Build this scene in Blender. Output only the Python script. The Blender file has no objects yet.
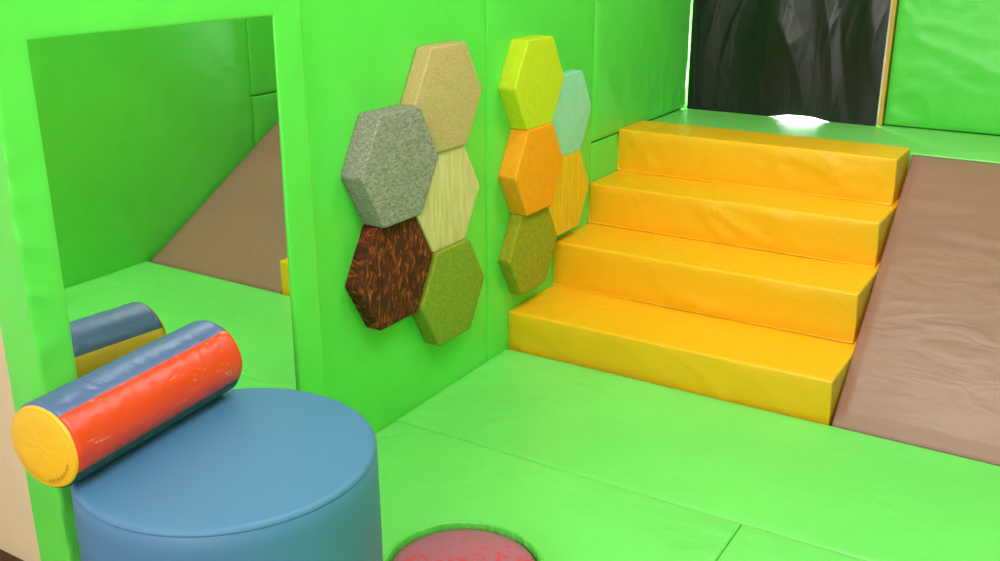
import bpy, bmesh, math, random
from mathutils import Vector, noise
random.seed(7)
S = bpy.context.scene
COL = S.collection
S.view_settings.view_transform = 'Standard'
S.view_settings.look = 'None'
PI = math.pi

# ------------------------------------------------------------------ materials
def lin(c):
    r = []
    for v in c:
        v = v / 255.0
        r.append(v / 12.92 if v <= 0.04045 else ((v + 0.055) / 1.055) ** 2.4)
    return (r[0], r[1], r[2], 1.0)

def base_mat(name, rgb, rough=0.45, metal=0.0, spec=0.5):
    m = bpy.data.materials.new(name)
    m.use_nodes = True
    b = m.node_tree.nodes['Principled BSDF']
    b.inputs['Base Color'].default_value = lin(rgb)
    b.inputs['Roughness'].default_value = rough
    b.inputs['Metallic'].default_value = metal
    b.inputs['Specular IOR Level'].default_value = spec
    return m, m.node_tree, b

def noise_node(nt, scale, stretch=(1, 1, 1), detail=4, rough=0.55, dist=0.0):
    tc = nt.nodes.new('ShaderNodeTexCoord')
    mp = nt.nodes.new('ShaderNodeMapping')
    mp.inputs['Scale'].default_value = stretch
    nz = nt.nodes.new('ShaderNodeTexNoise')
    nz.inputs['Scale'].default_value = scale
    nz.inputs['Detail'].default_value = detail
    nz.inputs['Roughness'].default_value = rough
    nz.inputs['Distortion'].default_value = dist
    nt.links.new(tc.outputs['Object'], mp.inputs['Vector'])
    nt.links.new(mp.outputs['Vector'], nz.inputs['Vector'])
    return nz

def bump(nt, b, src, strength, distance, prev=None):
    bp = nt.nodes.new('ShaderNodeBump')
    bp.inputs['Strength'].default_value = strength
    bp.inputs['Distance'].default_value = distance
    nt.links.new(src, bp.inputs['Height'])
    if prev: nt.links.new(prev.outputs['Normal'], bp.inputs['Normal'])
    nt.links.new(bp.outputs['Normal'], b.inputs['Normal'])
    return bp

def ramp(nt, src, stops):
    cr = nt.nodes.new('ShaderNodeValToRGB')
    e = cr.color_ramp.elements
    while len(e) < len(stops): e.new(0.5)
    for i, (p, c) in enumerate(stops):
        e[i].position = p; e[i].color = lin(c)
    nt.links.new(src, cr.inputs['Fac'])
    return cr

def shade(c, k): return tuple(max(0, min(255, v * k)) for v in c)

def vinyl(name, rgb, rough=0.42, wr=1.0, var=0.03, stretch=(1, 1, 1), spec=0.5, scale=4.0):
    m, nt, b = base_mat(name, rgb, rough, 0, spec)
    n1 = noise_node(nt, 2.0, stretch, 2, 0.5, 0.3)
    cr = ramp(nt, n1.outputs['Fac'], [(0.3, shade(rgb, 1 - var)), (0.7, shade(rgb, 1 + var * 0.5))])
    nt.links.new(cr.outputs['Color'], b.inputs['Base Color'])
    # long soft creases
    n2 = noise_node(nt, scale, stretch, 2, 0.45, 1.6)
    p = bump(nt, b, n2.outputs['Fac'], 0.16 * wr, 0.03)
    n3 = noise_node(nt, 500.0, (1, 1, 1), 2)
    bump(nt, b, n3.outputs['Fac'], 0.05, 0.002, p)
    return m

def textured(name, stops, scale, stretch, rough=0.85, detail=6, bst=0.4, bd=0.004, dist=0.0, nrough=0.65):
    m, nt, b = base_mat(name, stops[0][1], rough, 0, 0.25)
    n = noise_node(nt, scale, stretch, detail, nrough, dist)
    cr = ramp(nt, n.outputs['Fac'], stops)
    nt.links.new(cr.outputs['Color'], b.inputs['Base Color'])
    bump(nt, b, n.outputs['Fac'], bst, bd)
    return m

M = {}
M['green'] = vinyl('green_vinyl', (94, 213, 78), 0.31, 0.9)
M['floor_green'] = vinyl('green_mat_vinyl', (118, 218, 106), 0.32, 1.1)
M['back_green'] = vinyl('green_back_vinyl', (88, 202, 76), 0.36, 1.1)
M['ledge_green'] = vinyl('green_ledge_vinyl', (128, 210, 110), 0.42, 0.5)
M['yellow'] = vinyl('yellow_vinyl', (247, 180, 18), 0.40, 1.0, 0.015, (1, 1, 1), 0.5, 7.0)
M['brown'] = vinyl('brown_fabric', (156, 109, 97), 0.38, 0.85, 0.04, (0.6, 1.4, 1.4), 0.5, 6.0)
M['blue'] = vinyl('blue_vinyl', (74, 120, 164), 0.52, 0.12, 0.02)
M['r_blue'] = vinyl('roller_blue', (82, 100, 152), 0.36, 0.6, 0.05, (1, 1, 1), 0.5, 12.0)
M['r_yel'] = vinyl('roller_yellow', (232, 178, 34), 0.42, 0.4, 0.08, (1, 1, 1), 0.5, 14.0)
M['r_grn'] = vinyl('roller_green', (22, 74, 52), 0.4, 0.4)
M['tub'] = vinyl('tub_green', (96, 206, 78), 0.38, 1.0, 0.05, (1, 1, 1), 0.5, 14.0)
M['wood'] = textured('honey_wood', [(0.35, (190, 148, 50)), (0.65, (206, 166, 70))], 6, (6, 6, 0.6), 0.5)
M['beige'] = textured('beige_paint', [(0.3, (206, 182, 150)), (0.7, (214, 192, 162))], 4, (1, 1, 1), 0.7, 3, 0.05)
M['dark_trim'] = textured('dark_wood_trim', [(0.3, (60, 40, 26)), (0.7, (84, 58, 36))], 8, (0.6, 6, 6), 0.5)
M['white'] = textured('white_paint', [(0.3, (232, 230, 222)), (0.7, (238, 236, 230))], 3, (1, 1, 1), 0.8, 3, 0.05)
M['lino'] = textured('brown_floor', [(0.3, (112, 84, 58)), (0.7, (134, 102, 72))], 5, (6, 0.7, 1), 0.5)
M['metal'], _, _ = base_mat('grey_metal', (150, 150, 150), 0.3, 1.0)
M['ink'] = textured('printed_ink', [(0.3, (120, 90, 24)), (0.7, (150, 112, 30))], 20, (1, 1, 1), 0.6)

# scuffed red
m, nt, b = base_mat('roller_red', (228, 62, 30), 0.34)
n = noise_node(nt, 20, (2.0, 0.45, 2.0), 8, 0.78, 0.6)
cr = ramp(nt, n.outputs['Fac'], [(0.0, (220, 54, 26)), (0.61, (230, 64, 30)), (0.65, (238, 140, 110))])
nt.links.new(cr.outputs['Color'], b.inputs['Base Color'])
n2 = noise_node(nt, 10, (1, 1, 1), 2, 0.5, 0.8); bump(nt, b, n2.outputs['Fac'], 0.09, 0.02)
M['r_red'] = m
# mauve cushion, red speckle thicker towards one side
m, nt, b = base_mat('mauve_speckled', (178, 92, 118), 0.42)
n = noise_node(nt, 34, (1, 1, 1), 7, 0.8, 0.3)
tc = nt.nodes.new('ShaderNodeTexCoord')
dp = nt.nodes.new('ShaderNodeVectorMath'); dp.operation = 'DOT_PRODUCT'; dp.inputs[1].default_value = (0.62, -0.92, 0)
nt.links.new(tc.outputs['Object'], dp.inputs[0])
ad = nt.nodes.new('ShaderNodeMath'); ad.operation = 'ADD'
nt.links.new(n.outputs['Fac'], ad.inputs[0]); nt.links.new(dp.outputs['Value'], ad.inputs[1])
cr = ramp(nt, ad.outputs['Value'], [(0.22, (164, 88, 112)), (0.47, (178, 96, 120)), (0.50, (204, 46, 66)), (0.60, (218, 76, 92))])
nt.links.new(cr.outputs['Color'], b.inputs['Base Color'])
bump(nt, b, n.outputs['Fac'], 0.25, 0.004)
M['mauve'] = m
# mirror
m, nt, b = base_mat('mirror_acrylic', (220, 235, 221), 0.02, 1.0)
n = noise_node(nt, 1.2, (1, 1, 1), 0); bump(nt, b, n.outputs['Fac'], 0.01, 0.01)
M['mirror'] = m
# curtain
m, nt, b = base_mat('black_sheet', (20, 19, 21), 0.33, 0, 0.5)
n = noise_node(nt, 6, (1.7, 1, 0.5), 3, 0.5, 1.0); bump(nt, b, n.outputs['Fac'], 0.18, 0.03)
M['curtain'] = m
# hexagon faces
M['h_grey'] = textured('hex_grey_felt', [(0.32, (108, 104, 96)), (0.68, (168, 160, 148))], 120, (1.0, 0.6, 1.5), 0.95)
M['h_tan'] = textured('hex_tan_weave', [(0.3, (182, 150, 98)), (0.7, (202, 172, 122))], 120, (1, 0.5, 1.6), 0.9)
M['h_pale'] = textured('hex_pale_grain', [(0.3, (192, 166, 104)), (0.7, (228, 206, 156))], 16, (1, 5, 0.5), 0.7)
M['h_bark'] = textured('hex_brown_mottle', [(0.45, (64, 26, 14)), (0.53, (96, 40, 18)), (0.59, (136, 60, 26)), (0.66, (184, 88, 36))], 32, (1, 2.0, 0.8), 0.75, 5, 0.4, 0.004, 1.0, 0.7)
M['h_olive'] = textured('hex_olive_felt', [(0.3, (112, 126, 28)), (0.7, (146, 162, 48))], 130, (1, 1, 1), 0.95)
M['h_lime'] = textured('hex_lime', [(0.3, (190, 200, 28)), (0.7, (202, 212, 40))], 40, (1, 1, 1), 0.6)
M['h_teal'] = textured('hex_teal', [(0.3, (140, 200, 174)), (0.7, (158, 212, 188))], 40, (1, 1, 1), 0.7)
M['h_orange'] = textured('hex_orange', [(0.3, (244, 144, 14)), (0.7, (250, 160, 28))], 40, (1, 1, 1), 0.6)
M['h_yellow'] = textured('hex_yellow_grain', [(0.3, (214, 156, 14)), (0.7, (246, 196, 44))], 14, (1, 5, 0.5), 0.6)
M['h_must'] = textured('hex_mustard_felt', [(0.3, (134, 130, 20)), (0.7, (166, 160, 36))], 60, (1, 1, 1), 0.9)

# ------------------------------------------------------------------ helpers
def finish(name, bm, mat, parent=None, loc=(0, 0, 0), smooth=True):
    bmesh.ops.recalc_face_normals(bm, faces=bm.faces)
    me = bpy.data.meshes.new(name)
    bm.to_mesh(me); bm.free()
    if smooth:
        for p in me.polygons: p.use_smooth = True
    me.materials.append(mat)
    o = bpy.data.objects.new(name, me)
    COL.objects.link(o)
    o.location = loc
    if parent: o.parent = parent
    return o

def tag(o, label, cat, group=None):
    o['label'] = label; o['category'] = cat
    if group: o['group'] = group
    return o

def empty(name, loc, label, cat, group=None, rz=0.0):
    o = bpy.data.objects.new(name, None); COL.objects.link(o)
    o.location = loc; o.rotation_euler = (0, 0, rz)
    o.empty_display_size = 0.1
    return tag(o, label, cat, group)

def bx(bm, x0, x1, y0, y1, z0, z1):
    vs = [bm.verts.new(p) for p in ((x0, y0, z0), (x1, y0, z0), (x1, y1, z0), (x0, y1, z0), (x0, y0, z1), (x1, y0, z1), (x1, y1, z1), (x0, y1, z1))]
    for f in ((0, 1, 2, 3), (4, 5, 6, 7), (0, 1, 5, 4), (1, 2, 6, 5), (2, 3, 7, 6), (3, 0, 4, 7)):
        bm.faces.new([vs[i] for i in f])

def struct(name, boxes, mat):
    bm = bmesh.new()
    for q in boxes: bx(bm, *q)
    o = finish(name, bm, mat, smooth=False)
    o['kind'] = 'structure'
    return o

def coords(h, r, step):
    c = []
    for a in (45, 34, 22, 11):
        c.append(-(h - r) - r * math.tan(math.radians(a)))
    n = max(1, int(round(2 * (h - r) / step)))
    for i in range(n + 1):
        c.append(-(h - r) + 2 * (h - r) * i / n)
    for a in (11, 22, 34, 45):
        c.append((h - r) + r * math.tan(math.radians(a)))
    return c

def cushion(half, r, step, deform=None):
    """rounded padded block about the origin; deform(p, n, q) moves each vertex"""
    bm = bmesh.new()
    cs = [coords(half[i], r, step) for i in range(3)]
    made = {}
    def vert(q):
        k = tuple(round(v, 5) for v in q)
        if k in made: return made[k]
        inner = Vector([max(-(half[i] - r), min(half[i] - r, q[i])) for i in range(3)])
        d = Vector(q) - inner
        n = d.normalized() if d.length > 1e-9 else Vector((0, 0, 1))
        p = inner + n * r
        if deform: p = deform(p, n, Vector([q[i] / half[i] for i in range(3)]))
        made[k] = bm.verts.new(p)
        return made[k]
    for ax in range(3):
        u, v = (ax + 1) % 3, (ax + 2) % 3
        for sgn in (-1, 1):
            for i in range(len(cs[u]) - 1):
                for j in range(len(cs[v]) - 1):
                    qs = []
                    for (a, b_) in ((i, j), (i + 1, j), (i + 1, j + 1), (i, j + 1)):
                        q = [0, 0, 0]; q[ax] = sgn * half[ax]; q[u] = cs[u][a]; q[v] = cs[v][b_]
                        qs.append(vert(q))
                    try: bm.faces.new(qs)
                    except ValueError: pass
    return bm

def ridge(a, b, c, k):
    return max(0.0, 1 - abs(noise.noise(Vector((a, b, c)))) * k)

def padded(ax, sgn, half, puff, wr, off, crease=0.003, reach=0.07):
    """puff the face on axis ax / side sgn; stretched-vinyl creases run in from the seams"""
    u, v = (ax + 1) % 3, (ax + 2) % 3
    def f(p, n, q):
        w = max(0.0, n[ax] * sgn)
        au, av = abs(q[u]), abs(q[v])
        dome = (1 - au ** 10) * (1 - av ** 10)
        a, b = p[u], p[v]
        slow = noise.noise(Vector((a * 1.8 + off, b * 1.8, off * 0.3)))
        du = (1 - au) * half[u]; dv = (1 - av) * half[v]
        c1 = ridge(b * 11 + off, du * 5, off, 3.2) * math.exp(-du / reach) * (0.3 + 0.7 * max(0, noise.noise(Vector((b * 2, off, 3.3))) + 0.3))
        c2 = ridge(a * 11 + off, dv * 5, off + 9, 3.2) * math.exp(-dv / reach) * (0.3 + 0.7 * max(0, noise.noise(Vector((a * 2, off, 7.3))) + 0.3))
        long_ = ridge((a + b * 0.6) * 2.2 + off, (b - a * 0.6) * 0.8, off + 2, 6.0) * max(0, 0.1 + noise.noise(Vector((a * 1.3, b * 1.3, off + 20))))
        d = puff * dome + wr * slow * dome + crease * (c1 + c2 + 1.2 * long_) * min(1, min(du, dv) / 0.012)
        p = p.copy()
        p[ax] += sgn * w * d
        return p
    return f

def grid_surface(fn, nu, nv):
    bm = bmesh.new()
    g = [[bm.verts.new(fn(i / nu, j / nv)) for j in range(nv + 1)] for i in range(nu + 1)]
    for i in range(nu):
        for j in range(nv):
            bm.faces.new((g[i][j], g[i + 1][j], g[i + 1][j + 1], g[i][j + 1]))
    return bm

def lathe(prof, n=96, deform=None, cap_start=False, cap_end=False):
    bm = bmesh.new()
    rings = []
    for (r, z) in prof:
        ring = []
        for k in range(n):
            a = 2 * PI * k / n
            p = Vector((r * math.cos(a), r * math.sin(a), z))
            if deform: p = deform(p, a, r, z)
            ring.append(bm.verts.new(p))
        rings.append(ring)
    for i in range(len(rings) - 1):
        for k in range(n):
            bm.faces.new((rings[i][k], rings[i][(k + 1) % n], rings[i + 1][(k + 1) % n], rings[i + 1][k]))
    if cap_start: bm.faces.new(rings[0])
    if cap_end: bm.faces.new(rings[-1])
    return bm

# ------------------------------------------------------------------ room shell
XR = 2.08
struct('floor', [(-0.9, XR + 0.1, -1.7, 5.0, -0.15, -0.05)], M['lino'])
struct('ceiling', [(-0.9, XR + 0.1, -1.7, 5.0, 2.7, 2.8)], M['white'])
struct('wall_left', [(-0.8, -0.055, 1.135, 4.9, -0.05, 2.7)], M['beige'])
struct('wall_side', [(-0.9, -0.8, -1.7, 5.0, -0.05, 2.7)], M['white'])
struct('wall_right', [(XR, XR + 0.1, -1.7, 5.0, -0.05, 2.7)], M['white'])
struct('wall_rear', [(-0.8, XR, -1.7, -1.6, -0.05, 2.7)], M['white'])
struct('wall_back', [(0.84, XR, 4.79, 4.9, -0.05, 2.7), (-0.055, 0.84, 4.79, 4.9, 1.85, 2.7),
                     (-0.055, 0.84, 4.79, 4.9, -0.05, 0.655), (-0.055, 0.06, 4.79, 4.9, 0.655, 1.85)], M['white'])
struct('trim_1', [(0.905, 0.921, 4.715, 4.79, 0.663, 2.05)], M['wood'])
struct('trim_2', [(-0.8, -0.055, 1.115, 1.135, -0.05, 0.125)], M['dark_trim'])

# ------------------------------------------------------------------ wall pads
def wall_pad(x0, x1, y0, y1, z0, z1, ax, sgn, label, mat, group, off, puff=0.004, wr=0.003, crease=0.007, reach=0.07, step=0.016):
    h = ((x1 - x0) / 2, (y1 - y0) / 2, (z1 - z0) / 2)
    c = ((x0 + x1) / 2, (y0 + y1) / 2, (z0 + z1) / 2)
    o = finish('wall_pad', cushion(h, 0.006, step, padded(ax, sgn, h, puff, wr, off, crease, reach)), M[mat], None, c)
    return tag(o, label, 'wall pad', group)

GL = 'green pads on the wall with the hexagons'
wall_pad(-0.053, 0.0, 1.97, 2.898, -0.05, 1.9, 0, 1, 'tall green vinyl wall pad behind the grey and tan hexagons, right beside the mirror frame', 'green', GL, 1.0)
wall_pad(-0.053, 0.0, 2.90, 3.698, -0.05, 1.9, 0, 1, 'tall green vinyl wall pad behind the lime and orange hexagons', 'green', GL, 4.0)
wall_pad(-0.053, 0.0, 3.70, 4.735, 0.665, 1.9, 0, 1, 'green wall pad above the raised platform between hexagons and black curtain', 'green', GL, 8.0, 0.008, 0.005, 0.008, 0.12)
wall_pad(-0.053, 0.0, 3.70, 4.785, -0.05, 0.660, 0, 1, 'low green wall pad beside the upper yellow steps, mostly hidden', 'green', GL, 12.0, 0.002, 0.001, 0.0)
wall_pad(0.925, XR - 0.06, 4.735, 4.787, 0.665, 1.9, 1, -1, 'darker green back wall pad to the right of the black curtain', 'back_green', 'green pads on the back wall', 21.0, 0.010, 0.008, 0.009, 0.2)
GR = 'green pads on the wall seen in the mirror'
wall_pad(XR - 0.055, XR - 0.002, 2.2, 3.797, -0.05, 1.9, 0, -1, 'wide green wall pad that fills the mirror reflection', 'green', GR, 31.0)
wall_pad(XR - 0.055, XR - 0.002, 0.4, 2.197, -0.05, 1.9, 0, -1, 'green wall pad opposite the blue pouf, out of the direct view', 'green', GR, 35.0)
wall_pad(XR - 0.055, XR - 0.002, 3.80, 4.785, 0.665, 1.9, 0, -1, 'upper green wall pad at the top right corner of the mirror reflection', 'green', GR, 38.0)
wall_pad(XR - 0.055, XR - 0.002, 3.80, 4.785, -0.05, 0.660, 0, -1, 'lower green wall pad behind the far side of the brown ramp', 'green', GR, 41.0)

# ------------------------------------------------------------------ mirror in its padded frame
MZ = 0.004
mir = empty('padded_mirror', (0, 1.545, MZ), 'large rectangular wall mirror in a thick padded green vinyl frame', 'mirror')
OY0, OY1, OZ0, OZ1 = 1.12, 1.966, MZ, 1.50
IY0, IY1, IZ0, IZ1 = 1.207, 1.865, 0.14, 1.295
def frame_mesh():
    bm = bmesh.new()
    prof = [(0.0, -0.053), (0.0, -0.02), (0.0, 0.02), (0.0, 0.045), (0.012, 0.0495), (0.04, 0.051), (0.14, 0.0515), (0.3, 0.0515), (0.5, 0.0515),
            (0.7, 0.0515), (0.86, 0.0515), (0.96, 0.051), (0.99, 0.050), (1.0, 0.047), (1.0, 0.02)]
    def rect(y0, y1, z0, z1, n1, n2):
        pts = []
        for i in range(n1): pts.append((y0 + (y1 - y0) * i / n1, z0))
        for i in range(n2): pts.append((y1, z0 + (z1 - z0) * i / n2))
        for i in range(n1): pts.append((y1 - (y1 - y0) * i / n1, z1))
        for i in range(n2): pts.append((y0, z1 - (z1 - z0) * i / n2))
        return pts
    o = rect(OY0, OY1, OZ0, OZ1, 60, 120); i_ = rect(IY0, IY1, IZ0, IZ1, 60, 120)
    rows = []
    for (s, d) in prof:
        row = []
        for (a, b_) in zip(o, i_):
            y = a[0] + (b_[0] - a[0]) * s; z = a[1] + (b_[1] - a[1]) * s
            w = 0
            lk = 1.0 if a[0] < 1.3 else 0.4
            if 0 < s < 1:
                w = noise.noise(Vector((y * 5, z * 3, 2))) * 0.0025 * min(1, (1 - s) * 6) * lk
                w += 0.006 * ridge(y * 6, z * 10, 4, 4) * (1 - s) * (1 if s > 0.03 else 0.3) * lk
            sy = noise.noise(Vector((y * 6, z * 7, 3 + d * 20))) * 0.008 if s == 0 and -0.05 < d and a[0] < 1.13 else 0
            row.append(bm.verts.new((d + w, y - 1.545 + sy, z - MZ)))
        rows.append(row)
    n = len(o)
    for r in range(len(rows) - 1):
        for k in range(n):
            bm.faces.new((rows[r][k], rows[r][(k + 1) % n], rows[r + 1][(k + 1) % n], rows[r + 1][k]))
    return bm
finish('frame', frame_mesh(), M['green'], mir)
bmx = bmesh.new()
hz = (IZ1 - IZ0) / 2 + 0.003
bx(bmx, -0.01, 0.0, IY0 - 0.003 - 1.545, IY1 + 0.003 - 1.545, -hz, hz)
g = finish('mirror_glass', bmx, M['mirror'], mir, (0.0465, 0, (IZ0 + IZ1) / 2 - MZ), smooth=False)
g.rotation_euler = (0, math.radians(0.26), math.radians(0.34))
g['label'] = 'reflective mirror sheet'

# ------------------------------------------------------------------ floor mats
def mat_(x0, x1, y0, y1, label, off):
    h = ((x1 - x0) / 2, (y1 - y0) / 2, 0.025)
    o = finish('floor_mat', cushion(h, 0.005, 0.016, padded(2, 1, h, 0.001, 0.003, off, 0.006, 0.14)), M['floor_green'], None,
               ((x0 + x1) / 2, (y0 + y1) / 2, -0.025))
    return tag(o, label, 'floor mat', 'green floor mats')
mat_(0.002, XR - 0.06, 2.3408, 3.032, 'long green vinyl floor mat along the foot of the yellow steps', 2.0)
mat_(0.002, 1.1492, 0.90, 2.3392, 'green vinyl floor mat under the blue pouf and round tub', 6.0)
mat_(1.1508, XR - 0.06, 0.90, 2.3392, 'green vinyl floor mat cut off at the bottom right of the frame', 9.0)

# ------------------------------------------------------------------ stairs, ramp, platform
FY = [3.038, 3.375, 3.68, 3.945]
ZT = [0.148, 0.331, 0.502, 0.682]
XE = [1.193, 1.173, 1.156, 1.141]
YB = 4.20
st = empty('foam_stairs', (0.6, 3.62, -0.05), 'flight of four bright yellow padded vinyl steps leading up to the platform', 'stairs')
zb = -0.05
for k in range(4):
    x0, x1, y0, y1, z0, z1 = 0.002, XE[k], FY[k], YB - 0.004, zb, ZT[k]
    h = ((x1 - x0) / 2, (y1 - y0) / 2, (z1 - z0) / 2 - 0.0005)
    def dfm(p, n, q, off=k * 7.3, h=h):
        p = p.copy()
        w = noise.noise(Vector((p[0] * 2.4 + off, p[1] * 2.4, p[2] * 4)))
        # pulled creases on the front, slanting down from the nosing
        msk = max(0, noise.noise(Vector((p[0] * 2.2 + off, 3, off))) + 0.2)
        cr = ridge((p[0] + p[2] * 1.6) * 5 + off, (p[2] - p[0] * 0.5) * 3, off, 4.5) * msk
        wf = max(0, -n[1]); wt = max(0, n[2])
        inner = (1 - abs(q[2]) ** 6) * (1 - abs(q[0]) ** 14)
        p[1] -= wf * inner * (0.005 + 0.003 * w + 0.011 * cr)
        p[1] += 0.014 * (0.5 - 0.5 * q[2]) * wf
        p[2] += wt * (0.0025 * w + 0.002 * ridge(p[0] * 6 + off, p[1] * 3, off + 3, 4) * msk)
        return p
    finish('step', cushion(h, 0.007, 0.016, dfm), M['yellow'], st,
           ((x0 + x1) / 2 - 0.6, (y0 + y1) / 2 - 3.62, (z0 + z1) / 2 + 0.05))
    zb = ZT[k]

# brown ramp: wedge
RX1 = XR - 0.08
def ramp_mesh():
    bm = bmesh.new()
    nu, nv = 90, 110
    y0, y1, zt = 3.045, 4.192, 0.655
    top = []
    for i in range(nu + 1):
        row = []
        for j in range(nv + 1):
            v = j / nv
            xl = 1.205 + (1.151 - 1.205) * v
            x = xl + (RX1 - xl) * i / nu
            y = y0 + (y1 - y0) * v; z = 0.003 + (zt - 0.003) * v
            u = i / nu
            w = noise.noise(Vector((x * 2.4, v * 2.6, 3.0))) * 0.004
            w += 0.005 * ridge(x * 1.6 + v * 2.0, v * 6 - x * 1.0, 6.0, 3.8) * max(0, 0.3 + noise.noise(Vector((x * 2.5, v * 2.5, 11))))
            w += 0.0016 * ridge(x * 3.4, v * 11, 16.0, 4.0) * max(0, 0.4 + noise.noise(Vector((x * 3, v * 3, 31))))
            e = min(1, min(u, 1 - u) * 25) * min(1, min(v, 1 - v) * 25)
            d = 0.008 * e + w * e
            row.append(bm.verts.new((x, y - 0.5 * d, z + 0.87 * d)))
        top.append(row)
    for i in range(nu):
        for j in range(nv):
            bm.faces.new((top[i][j], top[i + 1][j], top[i + 1][j + 1], top[i][j + 1]))
    zb = -0.05
    def bot(vt): return bm.verts.new((vt.co.x, vt.co.y, zb))
    border = [top[i][0] for i in range(nu + 1)] + [top[nu][j] for j in range(1, nv + 1)] + \
             [top[i][nv] for i in range(nu - 1, -1, -1)] + [top[0][j] for j in range(nv - 1, 0, -1)]
    bb = [bot(v) for v in border]
    n = len(border)
    for k in range(n):
        bm.faces.new((border[k], border[(k + 1) % n], bb[(k + 1) % n], bb[k]))
    bm.faces.new(bb)
    for v in bm.verts: v.co -= Vector((1.6, 3.6, -0.05))
    return bm
tag(finish('foam_ramp', ramp_mesh(), M['brown'], None, (1.6, 3.6, -0.05)), 'brown padded wedge ramp rising beside the yellow steps', 'ramp')

px0, px1, py0, py1, pz0, pz1 = 0.004, XR - 0.075, YB, 4.786, -0.05, 0.66
hh = ((px1 - px0) / 2, (py1 - py0) / 2, (pz1 - pz0) / 2)
o = finish('platform', cushion(hh, 0.008, 0.025, padded(2, 1, hh, 0.0005, 0.0005, 50, 0.0005)),
           M['ledge_green'], None, ((px0 + px1) / 2, (py0 + py1) / 2, (pz0 + pz1) / 2))
tag(o, 'raised green vinyl platform at the top of the steps below the curtain', 'platform')

# ------------------------------------------------------------------ curtain
cu = empty('curtain', (0.46, 4.700, 0.66), 'black sheet curtain hung over the bright opening in the back wall', 'curtain')
def cur(u, v):
    x = 0.014 + 0.887 * u
    gap = 0.015 * math.exp(-((x - 0.56) / 0.10) ** 4)
    z0 = 0.6605 + gap; z1 = 1.98
    z = z0 + (z1 - z0) * v
    f = 0.011 * math.sin(x * 15 + 1.2 * math.sin(z * 2.0)) + 0.018 * noise.noise(Vector((x * 3.4, z * 1.3, 1)))
    f += 0.018 * ridge(x * 4.6 + z * 1.0, z * 1.2 - x, 4, 3.2) * max(0, 0.3 + noise.noise(Vector((x * 2.6, z * 1.8, 14))))
    f += 0.008 * ridge(x * 9 - z * 2.8, z * 2.4 + x, 24, 3.6) * max(0, 0.25 + noise.noise(Vector((x * 3.6, z * 2.6, 44))))
    f *= min(1, 0.25 + min(u, 1 - u) * 8) * (0.15 + 0.85 * min(1, v * 4))
    return Vector((x - 0.46, max(-0.045, min(0.03, -f)), z - 0.66))
finish('sheet', grid_surface(cur, 140, 150), M['curtain'], cu)
bmr = bmesh.new()
bx(bmr, 0.014 - 0.46, 0.896 - 0.46, -0.012, 0.012, 1.31, 1.345)
finish('rail', bmr, M['metal'], cu, smooth=False)

# ------------------------------------------------------------------ hexagons
def hexagon(y, z, R, th, mat, label, group, tilt=0.0):
    bm = bmesh.new()
    cr, nseg = 0.015, 6
    base = []
    for k in range(6):
        a = k * PI / 3 + tilt
        c = Vector((math.cos(a), math.sin(a)))
        ctr = c * (R - cr / math.cos(PI / 6) + 0.002)
        for s in range(nseg + 1):
            t = a - PI / 6 + (PI / 3) * s / nseg
            base.append(ctr + Vector((math.cos(t), math.sin(t))) * cr)
    rings = []
    rr = 0.006
    prof = [(0.0, 0.0), (0.0, 0.004), (0.0, th * 0.5), (0.0, th - rr - 0.003), (0.0, th - rr)] + [(rr * (1 - math.cos(a)), th - rr + rr * math.sin(a)) for a in (0.3, 0.6, 0.9, 1.2, PI / 2)] + [(rr + 0.006, th + 0.0004)]
    for (ins, x) in prof:
        rings.append([bm.verts.new((x, p.x * (1 - ins / R), p.y * (1 - ins / R))) for p in base])
    for sc in (0.75, 0.5, 0.25):
        x = th + 0.002 * (1 - sc ** 2)
        rings.append([bm.verts.new((x, p.x * sc, p.y * sc)) for p in base])
    n = len(base)
    for r in range(len(rings) - 1):
        for k in range(n):
            bm.faces.new((rings[r][k], rings[r][(k + 1) % n], rings[r + 1][(k + 1) % n], rings[r + 1][k]))
    cv = bm.verts.new((th + 0.002, 0, 0))
    for k in range(n): bm.faces.new((rings[-1][k], rings[-1][(k + 1) % n], cv))
    bm.faces.new(rings[0])
    o = finish('hexagon_panel', bm, M[mat], None, (0.004, y, z))
    return tag(o, label, 'wall panel', group)
G1 = 'textured hexagons near the mirror'; G2 = 'coloured hexagons near the steps'
hexagon(2.600, 1.001, 0.183, 0.054, 'h_tan', 'tan woven hexagon panel, topmost of the cluster near the mirror', G1)
hexagon(2.316, 0.842, 0.185, 0.078, 'h_grey', 'thick grey felt hexagon panel on the green wall', G1)
hexagon(2.600, 0.683, 0.183, 0.042, 'h_pale', 'pale yellowish wood-grained hexagon panel beside the grey hexagon', G1)
hexagon(2.310, 0.520, 0.183, 0.052, 'h_bark', 'dark brown mottled hexagon panel below the grey hexagon', G1)
hexagon(2.606, 0.364, 0.183, 0.056, 'h_olive', 'olive green felt hexagon panel right of the dark brown hexagon', G1)
hexagon(3.142, 0.980, 0.176, 0.068, 'h_lime', 'lime yellow hexagon panel above the orange hexagon', G2)
hexagon(3.424, 0.827, 0.176, 0.042, 'h_teal', 'pale teal hexagon panel right of the lime hexagon', G2)
hexagon(3.142, 0.673, 0.176, 0.072, 'h_orange', 'bright orange hexagon panel in the middle of its cluster', G2)
hexagon(3.424, 0.520, 0.176, 0.042, 'h_yellow', 'golden yellow wood-grained hexagon panel above the yellow steps', G2)
hexagon(3.142, 0.366, 0.176, 0.050, 'h_must', 'dull mustard green hexagon panel below the orange hexagon', G2)

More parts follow.
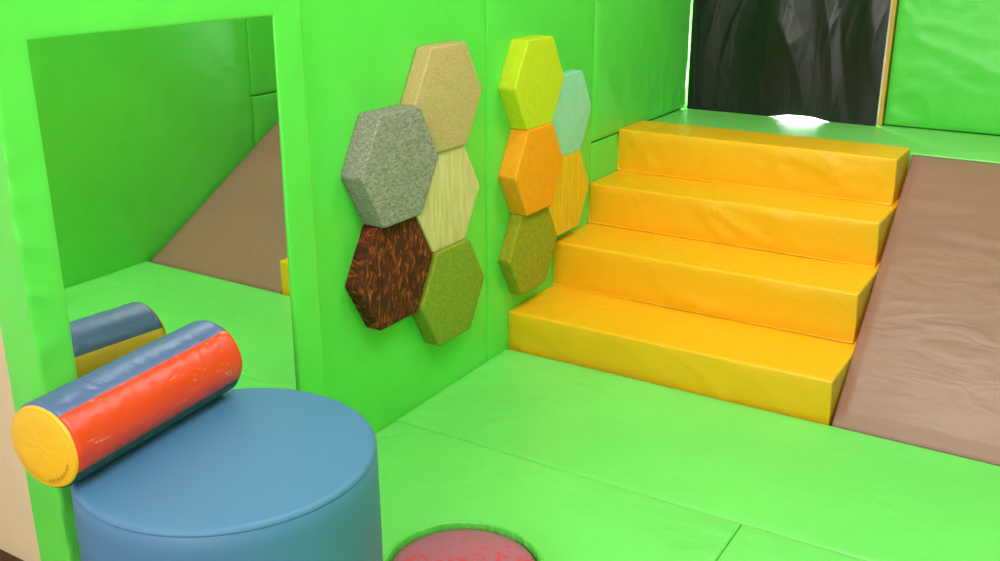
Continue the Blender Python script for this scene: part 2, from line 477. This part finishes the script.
# ------------------------------------------------------------------ pouf
pf = empty('pouf', (0.379, 1.300, 0.006), 'large round blue vinyl pouf in front of the mirror', 'pouf')
HP, RP, RO = 0.484, 0.305, 0.013
side = [(RP - 0.015, 0.0), (RP - 0.004, 0.008)] + [(RP - 0.002 + 0.002 * math.sin(PI * t / 12), 0.012 + (HP - 0.007 - RO - 0.012) * t / 12) for t in range(13)] + [(RP - 0.0035, HP - 0.0055 - RO)]
finish('side', lathe(side, 144, None, True), M['blue'], pf)
top = [(RP - 0.0035, HP - 0.0055 - RO)] + [(RP - 0.002 - RO * (1 - math.cos(a)), HP - 0.005 - RO + RO * math.sin(a)) for a in (0.1, 0.3, 0.5, 0.7, 0.9, 1.1, 1.3, PI / 2)]
for t in (0.95, 0.8, 0.6, 0.4, 0.2, 0.02): top.append(((RP - 0.002 - RO) * t, HP - 0.005 + 0.005 * (1 - t * t)))
finish('top', lathe(top, 144, None, False, True), M['blue'], pf)

# ------------------------------------------------------------------ roller
A = Vector((0.209, 1.0080)); B = Vector((0.155, 1.482))
ctr = (A + B) / 2; d = B - A; L = d.length; RR = 0.088
rz = math.atan2(d.y, d.x) - PI / 2
ro = empty('soft_roller', (ctr.x, ctr.y, 0.488), 'red, blue and yellow vinyl roller cushion lying on the blue pouf', 'roller cushion', None, rz)
def panel(a0, a1, name, mat, label):
    def fn(u, v):
        a = math.radians(a0 + (a1 - a0) * u)
        s = -L / 2 + L * v
        end = min(1.0, (L / 2 - abs(s)) / 0.012)
        r = RR * (0.966 + 0.034 * math.sin(PI * u) ** 0.7 if 0 < u < 1 else 0.966)
        r -= 0.006 * (1 - math.sqrt(max(0, 1 - (1 - end) ** 2)))
        k = min(u, 1 - u) * 2
        r += 0.0018 * ridge(s * 26, u * 3, a0, 3.5) * (1 - k) * min(1, k * 8) + 0.0008 * noise.noise(Vector((a * 2, s * 8, 2)))
        return Vector((r * math.cos(a), s, RR + r * math.sin(a)))
    o = finish(name, grid_surface(fn, 22, 110), M[mat], ro)
    o['label'] = label
panel(57, 150, 'side_panel', 'r_blue', 'blue vinyl panel on top')
panel(-28, 57, 'side_panel', 'r_red', 'red vinyl panel with pale scuffs')
panel(-120, -28, 'side_panel', 'r_grn', 'dark green vinyl panel underneath')
panel(150, 240, 'side_panel', 'r_yel', 'yellow vinyl panel facing the mirror')
for sg in (-1, 1):
    bm = bmesh.new(); rings = []
    for (t, y) in ((0.955, 0), (0.93, 0.004), (0.90, 0.0055), (0.885, 0.005), (0.87, 0.006), (0.6, 0.008), (0.3, 0.009), (0.05, 0.009)):
        ring = []
        for k in range(64):
            a = 2 * PI * k / 64
            w = 0.0008 * noise.noise(Vector((math.cos(a) * 3, math.sin(a) * 3, t * 3)))
            rr = RR * t
            ring.append(bm.verts.new((rr * math.cos(a), sg * (L / 2 - 0.002 + y + (w if t < 0.95 else 0)), RR + rr * math.sin(a))))
        rings.append(ring)
    for r in range(len(rings) - 1):
        for k in range(64): bm.faces.new((rings[r][k], rings[r][(k + 1) % 64], rings[r + 1][(k + 1) % 64], rings[r + 1][k]))
    bm.faces.new(rings[-1])
    cap = finish('end_cap', bm, M['r_yel'], ro)
    cap['label'] = 'round yellow end'
    if sg == -1:
        bm = bmesh.new()
        for k in range(13):   # worn illegible print along the lower rim
            a = math.radians(-82 + k * 5.2)
            for (da, r0, r1) in ((0.0, 0.72, 0.80), (0.035, 0.72 + 0.04 * (k % 2), 0.77)):
                wdt = 0.008
                pts = []
                for (aa, rr) in ((a + da - wdt, r0), (a + da + wdt, r0), (a + da + wdt, r1), (a + da - wdt, r1)):
                    pts.append(bm.verts.new((RR * rr * math.cos(aa), -(L / 2 + 0.0072), RR + RR * rr * math.sin(aa))))
                bm.faces.new(pts)
        pm = finish('printed_mark', bm, M['ink'], cap, smooth=False)
        pm['label'] = 'worn dark print along the rim'

# ------------------------------------------------------------------ round tub with mauve cushion
TX, TY = 0.691, 1.692
def tubdef(p, a, r, z):
    w = 0.0015 * noise.noise(Vector((math.cos(a) * 9, math.sin(a) * 9, z * 6))) + 0.0016 * noise.noise(Vector((math.cos(a) * 20, math.sin(a) * 20, z * 20)))
    w += 0.0009 * math.sin(a * 46 + 3 * noise.noise(Vector((math.cos(a) * 4, math.sin(a) * 4, 8)))) if 0.02 < z < 0.0799 else 0
    k = 1 + (w / max(r, 0.05) if r > 0.1 else 0)
    return Vector((p.x * k, p.y * k, p.z + (w * 0.5 if z > 0.06 else 0)))
tb = [(0.02, 0.0), (0.185, 0.0), (0.190, 0.006), (0.192, 0.03), (0.193, 0.068), (0.192, 0.075), (0.189, 0.080), (0.186, 0.0795), (0.1835, 0.075), (0.183, 0.06), (0.182, 0.04), (0.181, 0.014), (0.02, 0.013)]
tag(finish('round_tub', lathe(tb, 360, tubdef, True, True), M['tub'], None, (TX, TY, 0.006)), 'low round green tub on the floor mat beside the blue pouf', 'tub')
cp = [(0.02, 0.0), (0.160, 0.0), (0.175, 0.006), (0.1785, 0.02), (0.1775, 0.045), (0.173, 0.052), (0.15, 0.055), (0.1, 0.057), (0.05, 0.058), (0.01, 0.058)]
tag(finish('round_cushion', lathe(cp, 96, None, True, True), M['mauve'], None, (TX, TY, 0.020)), 'round mauve cushion with red speckles lying inside the green tub', 'cushion')

# ------------------------------------------------------------------ light
def area(name, loc, size, sy, watts, rot=(0, 0, 0), col=(1, 1, 1)):
    l = bpy.data.lights.new(name, 'AREA'); l.shape = 'RECTANGLE'; l.size = size; l.size_y = sy
    l.energy = watts; l.color = col
    o = bpy.data.objects.new(name, l); COL.objects.link(o); o.location = loc; o.rotation_euler = rot
    return o
area('ceiling_lamp', (1.35, 1.5, 2.66), 0.9, 0.7, 33, (0, 0, 0), (1.0, 0.97, 0.94))
area('ceiling_lamp', (1.35, 3.3, 2.66), 0.9, 0.7, 25, (0, 0, 0), (1.0, 0.97, 0.94))
area('rear_fill', (1.1, -1.56, 1.75), 1.8, 1.3, 64, (math.radians(90), 0, 0), (1.0, 0.98, 0.96))  # added fill to brighten the upright faces; the rear wall has no window
area('daylight', (0.55, 5.25, 0.86), 0.5, 0.36, 60, (math.radians(-90), 0, 0), (0.95, 0.98, 1.0))
w = bpy.data.worlds.new('world'); S.world = w; w.use_nodes = True
bg = w.node_tree.nodes['Background']; bg.inputs['Color'].default_value = (0.9, 0.95, 1, 1); bg.inputs['Strength'].default_value = 5

# ------------------------------------------------------------------ camera
cam = bpy.data.cameras.new('camera'); co = bpy.data.objects.new('camera', cam); COL.objects.link(co)
co.location = (1.83, 0.0, 1.5)
co.rotation_euler = (math.radians(90 - 19.17), 0, math.radians(31.5))
cam.sensor_width = 36; cam.lens = 36.76; cam.clip_start = 0.02
S.camera = co
